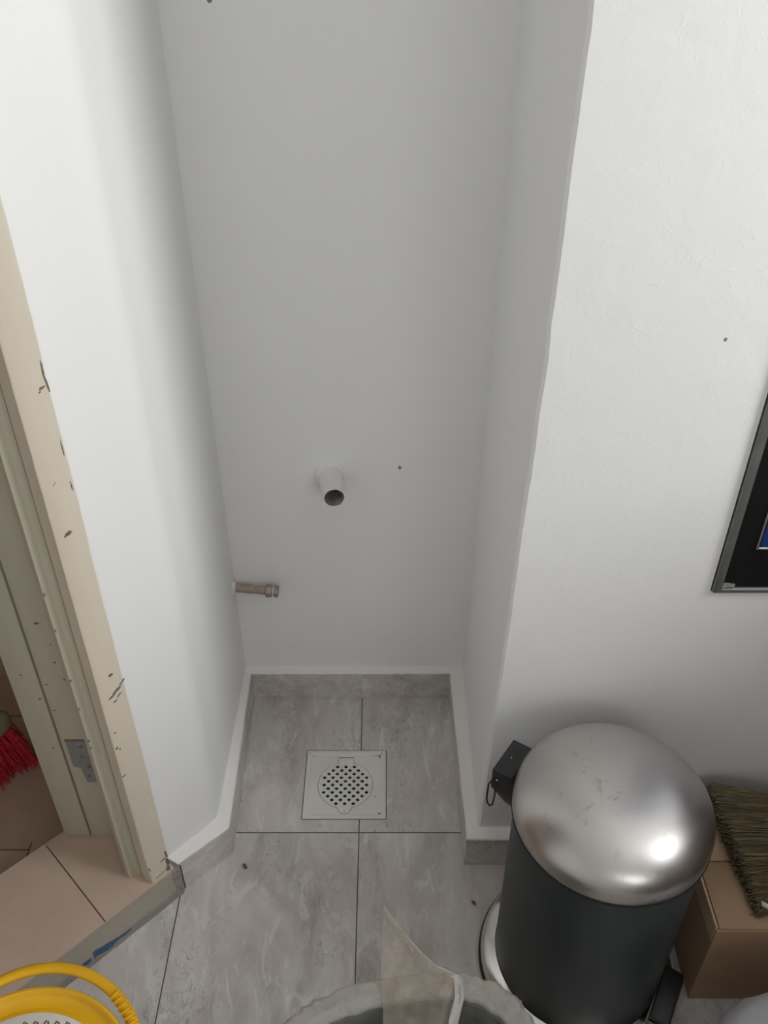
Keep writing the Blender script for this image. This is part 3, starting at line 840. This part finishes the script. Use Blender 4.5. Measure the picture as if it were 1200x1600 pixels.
# wire bail lying against the hinge's near side
o_ = 0.1572; zt = 0.372
tube(bm, [HB(0.150, w + .001, zt + .002), HB(0.157, w + .004, zt), HB(0.1605, w + .0055, zt - .010), HB(0.1610, w + .006, zt - .040), HB(0.1590, w + .006, zt - .050),
          HB(0.1550, w + .006, zt - .054), HB(0.1515, w + .005, zt - .049), HB(0.1505, w + .004, zt - .030), HB(0.1510, w + .003, zt - .018)], 0.0012, 8)
from_bm('wire_loop', bm, M_blackr, hb, smooth=True)
bm = bmesh.new(); bmesh.ops.create_uvsphere(bm, u_segments=12, v_segments=8, radius=0.0016, matrix=Matrix.Translation(HB(0.150, w + 0.002, zt + .003)))
from_bm('rivet', bm, M_chrome, hb, smooth=True)
bm = bmesh.new(); bmesh.ops.create_uvsphere(bm, u_segments=12, v_segments=8, radius=0.0011, matrix=Matrix.Translation(HB(0.147, 0.0, 0.3900)))
from_bm('rivet', bm, M_chrome, hb, smooth=True)
# pedal on the opposite side
pd = Vector((0.870, -0.490, 0)).normalized(); pt = Vector((-pd.y, pd.x, 0))
def PB(o, s, z): v = Vector((BX, BY, 0)) + pd * o + pt * s; return (v.x, v.y, z)
bm = bmesh.new()
loft(bm, [[PB(0.1262, -.050, z + .003), PB(0.152, -.051, z), PB(0.155, -.047, z), PB(0.155, .030, z), PB(0.152, .034, z), PB(0.1262, .034, z + .003)] for z in (0.040, 0.050)])
bevel(bm, 0.0015, 2)
ped = from_bm('pedal', bm, M_black, bin_, auto=35)
bm = bmesh.new()
loft(bm, [[PB(0.1262, -.052, z), PB(0.153, -.053, z), PB(0.157, -.048, z), PB(0.157, .031, z), PB(0.153, .035, z), PB(0.1262, .035, z)] for z in (0.0355, 0.0396)])
bevel(bm, 0.001, 1)
from_bm('pedal_trim', bm, M_chrome, ped, auto=35)

# ------------------------------------------------------------------ cardboard box
bx = thing('cardboard_box', 'closed brown cardboard box on the floor, right of the pedal bin', 'box', (0.60, 0.745, 0))
CX0, CX1, CY0, CY1, CH = 0.4610, 0.790, 0.6400, 0.8560, 0.1960
bm = bmesh.new(); box(bm, CX0, CX1, CY0, CY1, 0.0, CH); bevel(bm, 0.002, 2)
from_bm('carton', bm, M_card, bx)
ym = 0.7440
for i, (y0, y1, dz) in enumerate(((CY0 + .0015, ym - 0.0015, 0.0), (ym + 0.0017, CY1 - .001, 0.0))):
    bm = bmesh.new(); n = 24; rows = []
    for k in range(n + 1):
        x = CX0 + 0.004 + (CX1 - CX0 - 0.006) * k / n
        e = noise.noise(Vector((k * 0.8, i * 7, 2))) * 0.0010
        a_, b_ = (y0, y1 + e) if i == 0 else (y0 + e, y1)
        rows.append([(x, a_, CH + .0002), (x, a_, CH + 0.0038), (x, b_, CH + 0.0042 + e * .5), (x, b_, CH + .0002)])
    loft(bm, rows); bevel(bm, 0.0008, 1, 50)
    from_bm('flap', bm, M_card, bx, auto=50)
bm = bmesh.new(); box(bm, CX0 - 0.0008, CX0 + 0.0022, CY0 + 0.004, CY1 - 0.002, CH - 0.03, CH + 0.0036); from_bm('side_flap', bm, M_card_e, bx)

# ------------------------------------------------------------------ straw broom lying on the box
br = thing('straw_broom', 'olive-brown straw broom head lying on the cardboard box against the wall', 'broom', (0.65, 0.76, CH + .005))
bm = bmesh.new(); rng = random.Random(5)
CB = CH + 0.0048
for i in range(3200):
    y = 0.655 + rng.random() ** 0.9 * 0.200
    tfrac = (y - 0.655) / 0.20
    hmax = 0.012 + 0.024 * math.sin(min(1.0, tfrac * 1.15 + 0.12) * PI * 0.62)
    z = CB + 0.0015 + rng.random() * hmax
    x0 = 0.5215 - 0.018 * tfrac + rng.gauss(0, 0.0035) + (z - CB) * 0.10
    x1 = 0.700
    y1 = 0.755 + (y - 0.755) * 0.55 + rng.gauss(0, 0.004); z1 = CB + 0.014 + (z - CB) * 0.5
    wv = rng.uniform(-1, 1) * 0.004; wz = rng.uniform(-1, 1) * 0.0025
    r = rng.uniform(0.00035, 0.0008)
    pts = []
    for k in range(6):
        t = k / 5
        pts.append((x0 + (x1 - x0) * t, y + (y1 - y) * t + wv * math.sin(t * PI * 1.3), max(CB + r, z + (z1 - z) * t + wz * math.sin(t * PI * 1.7))))
    tube(bm, pts, r, 3)
bris = from_bm('bristles', bm, M_straw, br)
bris['kind'] = 'stuff'
bm = bmesh.new()
loft(bm, [[(x, 0.755 - h_, CB + .001), (x, 0.755 + h_, CB + .001), (x, 0.755 + h_ * .9, CB + 0.028), (x, 0.755 - h_ * .9, CB + 0.028)] for x, h_ in ((0.690, 0.062), (0.72, 0.055), (0.76, 0.022))])
bevel(bm, 0.004, 2)
from_bm('binding', bm, M_black, br)
# small white plastic strip beside the broom
bm = bmesh.new()
pts = []
for i in range(13):
    t = i / 12
    pts.append((0.5240 + 0.034 * t, 0.6640 - 0.017 * math.sin(t * PI * .55) - .003 * t, CB + 0.024 + 0.004 * math.sin(t * PI)))
tube(bm, pts, [(0.0016, 0.0052)] * 13, 10)
for v in bm.verts: pass
o = from_bm('plastic_strip', bm, M_whiteplastic, None, smooth=True)
tag(o, 'small curved white plastic strip at the front edge of the straw broom', 'plastic strip')

# ------------------------------------------------------------------ glass unit in the right wall
gu = thing('built_in_unit', 'black glass-fronted unit in grey metal surround, built into the right wall', 'appliance', (0.61, 0.885, 0.606))
fx0, fx1, fz0, fz1 = NX0 + .0015, NX1 - .0015, NZ0 + .0015, NZ1 - .0015
def ringframe(bm, x0, x1, z0, z1, w, wb, y0, y1):
    o_ = [(x0, z0), (x1, z0), (x1, z1), (x0, z1)]; i_ = [(x0 + w, z0 + wb), (x1 - w, z0 + wb), (x1 - w, z1 - w), (x0 + w, z1 - w)]
    loft(bm, [[(x, y1, z) for x, z in o_], [(x, y0, z) for x, z in o_], [(x, y0, z) for x, z in i_], [(x, y1, z) for x, z in i_]], caps=False)
    bmf = bm.faces
bm = bmesh.new(); ringframe(bm, fx0, fx1, fz0, fz1, 0.0110, 0.0060, 0.8790, 0.925); bevel(bm, 0.0012, 2)
fr_ = from_bm('surround', bm, M_pframe, gu, auto=35)
bm = bmesh.new(); box(bm, fx0 + .0112, fx1 - .0112, 0.8840, 0.925, fz0 + .0062, fz1 - .0112); bevel(bm, 0.0006, 1)
gl = from_bm('black_glass_front', bm, M_glassb, gu)
ix0, iz0 = 0.4765, 0.6790
bm = bmesh.new(); ringframe(bm, ix0, fx1 - .05, iz0, fz1 - .06, 0.0032, 0.0032, 0.8815, 0.8842); bevel(bm, 0.0008, 2)
from_bm('chrome_trim', bm, M_chrome, gl, auto=40)
bm = bmesh.new(); box(bm, ix0 + .0050, fx1 - .055, 0.8826, 0.8842, iz0 + .0048, fz1 - .065)
from_bm('blue_inset', bm, M_navy, gl)
# cement smudge on the bottom edge of the surround
bm = bmesh.new()
bmesh.ops.create_grid(bm, x_segments=24, y_segments=4, size=1)
for v in bm.verts:
    u, q = v.co.x, v.co.y
    v.co = Vector((0.4520 + u * 0.012 + .002 * noise.noise(Vector((u * 3, q, 1))), 0.8836, 0.6180 + q * (0.0038 + .003 * noise.noise(Vector((u * 4, 0, 2)))) * (1 - .5 * u * u)))
ext = bmesh.ops.extrude_face_region(bm, geom=bm.faces[:]); bmesh.ops.translate(bm, vec=(0, -0.0012, 0), verts=[e for e in ext['geom'] if isinstance(e, bmesh.types.BMVert)])
from_bm('cement_smear', bm, M_cement, gl)

# ------------------------------------------------------------------ yellow-lidded bucket
YX, YY, YZ = -0.4050, 0.3890, 0.2960
yb = thing('paint_bucket', 'white plastic bucket with yellow lid and yellow carrying handle, by the door sill', 'bucket', (YX, YY, 0))
bm = bmesh.new()
lathe(bm, [(0.100, 0.0), (0.104, 0.002), (0.121, 0.262), (0.1215, 0.266), (0.118, 0.268)], (YX, YY), 72)
from_bm('tub', bm, M_whiteplastic, yb, auto=40)
bm = bmesh.new()
lathe(bm, [(0.1222, 0.2685), (0.1290, 0.2600), (0.1305, 0.262), (0.1308, 0.2920), (0.1290, 0.2960), (0.1262, 0.2968), (0.1240, 0.2950), (0.1222, 0.2905),
           (0.1195, 0.2880), (0.110, 0.2868), (0.1085, 0.2866), (0.1060, 0.2880), (0.1045, 0.2885), (0.0004, 0.2885)], (YX, YY), 96)
# spout-like pull tab notch on the rim
for v in bm.verts:
    a = math.atan2(v.co.y - YY, v.co.x - YX); dd = (a - 2.14)
    if abs(dd) < 0.10 and v.co.z > 0.289 and (v.co.xy - Vector((YX, YY))).length > 0.12:
        k = math.cos(dd / 0.10 * PI / 2); q = Vector((math.cos(a), math.sin(a), 0)); v.co += q * 0.004 * k + Vector((0, 0, 0.003 * k))
lidy = from_bm('lid', bm, M_yellow, yb, auto=45)
bm = bmesh.new(); lathe(bm, [(0.1020, 0.2886), (0.1025, 0.2892), (0.1020, 0.2896), (0.0004, 0.2896)], (YX, YY), 96)
lab = from_bm('paper_label', bm, M_label, lidy, auto=40)
# printed strokes near the top edge of the label (a row of narrow arched marks)
for i in range(5):
    x = YX - 0.020 + i * 0.0125; y = YY + 0.0935 - abs(i - 2.0) * 0.0008
    bm = bmesh.new()
    pts = [(x, y - 0.022, 0.2899), (x + .0004, y - 0.006, 0.2899), (x + .0022, y - 0.0005, 0.2899), (x + .0052, y - 0.0020, 0.2899), (x + .0060, y - 0.006, 0.2899)]
    tube(bm, pts, [(0.0011, 0.0003)] * 5, 6)
    from_bm('printed_mark', bm, M_brown, lab)
bm = bmesh.new()
pts = []; rad = []
for i in range(49):
    t = PI * i / 48
    tilt = math.radians(6)
    r = 0.1355; yv = math.sin(t) * (r + 0.011)
    pts.append((YX + 0.000 + math.cos(t) * r, YY + 0.006 + yv * math.cos(tilt), 0.2800 + yv * math.sin(tilt)))
    rad.append((0.0068, 0.0058))
tube(bm, pts, rad, 12)
han = from_bm('handle', bm, M_yellow, yb, smooth=True)
for i in range(9):
    t = math.radians(24 + i * 3.4); tilt = math.radians(6); r = 0.1350; yv = math.sin(t) * (r + 0.011)
    c_ = Vector((YX + 0.000 + math.cos(t) * r, YY + 0.006 + yv * math.cos(tilt), 0.2845 + yv * math.sin(tilt)))
    rd = Vector((math.cos(t), math.sin(t), 0))
    bm = bmesh.new(); tube(bm, [c_ - rd * 0.0078, c_ + rd * 0.0060], [(0.0013, 0.0062)] * 2, 8)
    from_bm('grip_rib', bm, M_yellow, han, smooth=True)

# ------------------------------------------------------------------ waste bin lined with a clear bag
wb = thing('lined_waste_bin', 'open bin lined with a clear plastic bag, its loose corner sticking up', 'bin', (0.028, 0.400, 0))
def sup(cx_, cy_, a, b, z, n=72, e=2.9, wob=0.0, seed=0):
    out = []
    for i in range(n):
        t = 2 * PI * i / n; c_, s_ = math.cos(t), math.sin(t)
        x = math.copysign(abs(c_) ** (2 / e), c_) * a; y = math.copysign(abs(s_) ** (2 / e), s_) * b
        w_ = 1 + wob * noise.noise(Vector((c_ * 4, s_ * 4, z * 14 + seed))) + wob * .5 * noise.noise(Vector((c_ * 11, s_ * 11, z * 30 + seed)))
        zz = z + wob * 0.05 * noise.noise(Vector((c_ * 6, s_ * 6, seed + 4)))
        ca, sa = math.cos(0.17), math.sin(0.17)
        out.append((cx_ + (x * ca - y * sa) * w_, cy_ + (x * sa + y * ca) * w_, zz))
    return out
WX, WY = 0.030, 0.402
bm = bmesh.new()
loft(bm, [sup(WX, WY, 0.105, 0.075, 0.0), sup(WX, WY, 0.133, 0.100, 0.278), sup(WX, WY, 0.139, 0.106, 0.280), sup(WX, WY, 0.139, 0.106, 0.286), sup(WX, WY, 0.130, 0.097, 0.286), sup(WX, WY, 0.102, 0.072, 0.006)])
from_bm('tub', bm, M_greybin, wb, auto=40)
bm = bmesh.new()
ctl = [(0.096, 0.066, 0.03), (0.108, 0.078, 0.12), (0.120, 0.086, 0.20), (0.128, 0.093, 0.275), (0.134, 0.099, 0.2945), (0.145, 0.112, 0.2990), (0.158, 0.127, 0.2970),
       (0.165, 0.136, 0.280), (0.163, 0.136, 0.25), (0.158, 0.128, 0.20), (0.150, 0.120, 0.155)]
rg = []; NS = 240
for k in range(len(ctl) - 1):
    for q_ in range(6 if k else 3):
        t = q_ / (6 if k else 3); a_, b_, z_ = (ctl[k][m] * (1 - t) + ctl[k + 1][m] * t for m in range(3)); u_ = k + t
        ring_ = sup(WX, WY, a_, b_, z_, NS)
        out_ = []
        for i, (x, y, z) in enumerate(ring_):
            an = 2 * PI * i / NS; cc, ss = math.cos(an), math.sin(an)
            p1 = 0.5 - abs(noise.noise(Vector((cc * 7 + 3, ss * 7, u_ * .45))))
            p2 = 0.5 - abs(noise.noise(Vector((cc * 17, ss * 17 + 5, u_ * .8))))
            amp = 0.0065 if (u_ > 4.2 or u_ < 3) else 0.003
            d_ = amp * (p1 - .3) + amp * .45 * (p2 - .3)
            out_.append((x + cc * d_, y + ss * d_, z + (0.5 * d_ if 3.5 < u_ < 8 else 0)))
        rg.append(out_)
loft(bm, rg, caps=False)
lin = from_bm('bag_liner', bm, [M_film, M_film_in], wb, smooth=True)
for p in lin.data.polygons: p.material_index = 1 if p.index < NS * 20 else 0
# loose corner of the bag, a crumpled sheet rising out of the bin to a pointed tip
def lerp_tab(tab, v):
    for (a, b), (c, d) in zip(tab, tab[1:]):
        if a <= v <= c: return b + (d - b) * (v - a) / (c - a)
    return tab[-1][1]
RX = [(0.440, .080), (0.474, .0857), (0.503, .0950), (0.526, .0950), (0.531, .0800), (0.540, .0627), (0.556, .046), (0.572, .0321), (0.595, .016), (0.622, -.0010)]
ZT_ = [(0.440, .285), (0.474, .300), (0.520, .303), (0.572, .302), (0.622, .292)]
bm = bmesh.new(); nu, nv = 22, 60; g = []; edge = []
for j in range(nv + 1):
    t = j / nv; y = 0.440 + 0.182 * t
    lx = -0.0025 + 0.0015 * math.sin(t * 8); rx = max(lerp_tab(RX, y), lx + 0.001); zb = lerp_tab(ZT_, y)
    row = []
    for i in range(nu + 1):
        s = i / nu; x = lx + (rx - lx) * s; wd = rx - lx
        cr = 0.050 * wd * (abs(noise.noise(Vector((x * 38, y * 22, 4)))) - .2) + 0.022 * wd * noise.noise(Vector((x * 110, y * 60, 7)))
        ridge = 0.005 * math.exp(-((x - (.0321 + (0.562 - y) * .62)) / .004) ** 2) * (1 if y > .50 else 0)
        row.append(bm.verts.new((x, y + 0.0015 * noise.noise(Vector((x * 90, t * 3, 8))), zb + cr * 1.6 + ridge)))
    g.append(row); edge.append(row[-1].co.copy())
for j in range(nv):
    for i in range(nu): bm.faces.new((g[j][i], g[j][i + 1], g[j + 1][i + 1], g[j + 1][i]))
tail = from_bm('bag_corner', bm, M_film_t, wb, smooth=True)
# doubled hem: wide flat strip up the side, then a thin rolled edge to the tip
bm = bmesh.new(); k0 = next(k for k, e in enumerate(edge) if e.y > 0.526)
prev = None
for k in range(k0 + 1):
    e = edge[k]; w_ = 0.0105
    a, b = bm.verts.new((e.x - w_, e.y, e.z + .0016)), bm.verts.new((e.x, e.y, e.z + .0008)); c_ = bm.verts.new((e.x + .0004, e.y, e.z - .0090))
    if prev: bm.faces.new((prev[0], prev[1], b, a)); bm.faces.new((prev[1], prev[2], c_, b))
    prev = (a, b, c_)
from_bm('bag_hem', bm, M_hem, tail, smooth=True)
bm = bmesh.new()
pts = [e for e in edge[k0 - 1:]]
tube(bm, pts, [0.0006 + 0.0009 * abs(noise.noise(Vector((k * .45, 3, 3)))) for k in range(len(pts))], 8)
from_bm('bag_seam', bm, M_hem, tail, smooth=True)

# ------------------------------------------------------------------ white bag, near right
bm = bmesh.new()
bmesh.ops.create_icosphere(bm, subdivisions=5, radius=1)
for v in bm.verts:
    n_ = 1 + 0.05 * noise.noise(v.co * 1.7) + 0.02 * noise.noise(v.co * 6)
    z = v.co.z * 0.132 * n_
    v.co = Vector((0.528 + v.co.x * 0.132 * n_, 0.4480 + v.co.y * 0.122 * n_, max(0.0005, 0.138 + z * 1.06)))
o = from_bm('plastic_bag', bm, M_wbag, None, smooth=True)
tag(o, 'bulging white plastic bag with a bluish edge, in front of the cardboard box', 'bag')

# ------------------------------------------------------------------ red broom in the toilet room
rb = thing('red_bristle_broom', 'broom with red bristles and olive head, seen through the doorway', 'broom', (-0.735, 1.10, 0))
bm = bmesh.new(); rng = random.Random(9)
bc = Vector((-0.762, 1.030)); bd = Vector((0.75, 0.66)).normalized(); bn = Vector((-bd.y, bd.x))
for i in range(900):
    s = rng.uniform(-0.10, 0.085); q = rng.uniform(-0.026, 0.026)
    fl = 1.28
    p0 = bc + bd * s + bn * q; p1 = bc + bd * (s * fl) + bn * (q * 1.7) + Vector((rng.gauss(0, .004), rng.gauss(0, .004)))
    m_ = (p0 + p1) / 2 + Vector((rng.gauss(0, .003), rng.gauss(0, .003)))
    tube(bm, [(p0.x, p0.y, 0.105), (m_.x, m_.y, 0.055), (p1.x, p1.y, 0.002 + rng.random() * .012)], 0.0011, 3)
rbr = from_bm('bristles', bm, M_red, rb)
rbr['kind'] = 'stuff'
bm = bmesh.new()
def ov(z, a, b): 
    out = []
    for i in range(32):
        t = 2 * PI * i / 32; q = bc + bd * (-0.008 + math.cos(t) * a) + bn * math.sin(t) * b; out.append((q.x, q.y, z))
    return out
loft(bm, [ov(0.098, 0.096, 0.030), ov(0.104, 0.102, 0.034), ov(0.128, 0.100, 0.033), ov(0.145, 0.085, 0.026), ov(0.160, 0.045, 0.018)])
from_bm('broom_head', bm, M_olive, rb, auto=50)
bm = bmesh.new(); q = bc + bd * -0.008; tube(bm, [(q.x, q.y, 0.155), (q.x - 0.03, q.y + 0.08, 1.25)], 0.0115, 16)
from_bm('broomstick', bm, M_olive, rb, smooth=True)

# ------------------------------------------------------------------ small debris on the floor
def leaf_bit(name, x, y, L_, w_, rot, mat, label, cat, seed):
    bm = bmesh.new(); n = 10; rows = []
    for i in range(n + 1):
        t = i / n; ww = w_ / 2 * math.sin(PI * (0.08 + 0.87 * t)) * (1 + .3 * noise.noise(Vector((t * 5, seed, 0))))
        u = (t - .5) * L_; zz = 0.0015 + 0.0018 * math.sin(t * 4 + seed)
        r = []
        for s, h in ((-ww, .0016), (0, 0), (ww, .002)):
            X_ = x + u * math.cos(rot) - s * math.sin(rot); Y_ = y + u * math.sin(rot) + s * math.cos(rot); r.append((X_, Y_, zz + h))
        r2 = [(a, b, c - .0006) for a, b, c in reversed(r)]
        rows.append(r + r2)
    loft(bm, rows)
    return tag(from_bm(name, bm, mat, None, smooth=True), label, cat)
leaf_bit('leaf_crumb', -0.2382, 0.858, 0.011, 0.0055, -0.7, M_leafd, 'small dark dry leaf crumb on the tile below the left skirting corner', 'leaf', 1)
leaf_bit('dry_leaf', 0.1483, 0.7921, 0.011, 0.0055, -1.0, M_leaf, 'small brown dry leaf on the floor left of the pedal bin', 'leaf', 5)
leaf_bit('paint_flake', -0.305, 0.702, 0.005, 0.004, 0.4, M_plaster, 'tiny white paint flake beside the left floor joint', 'flake', 8)
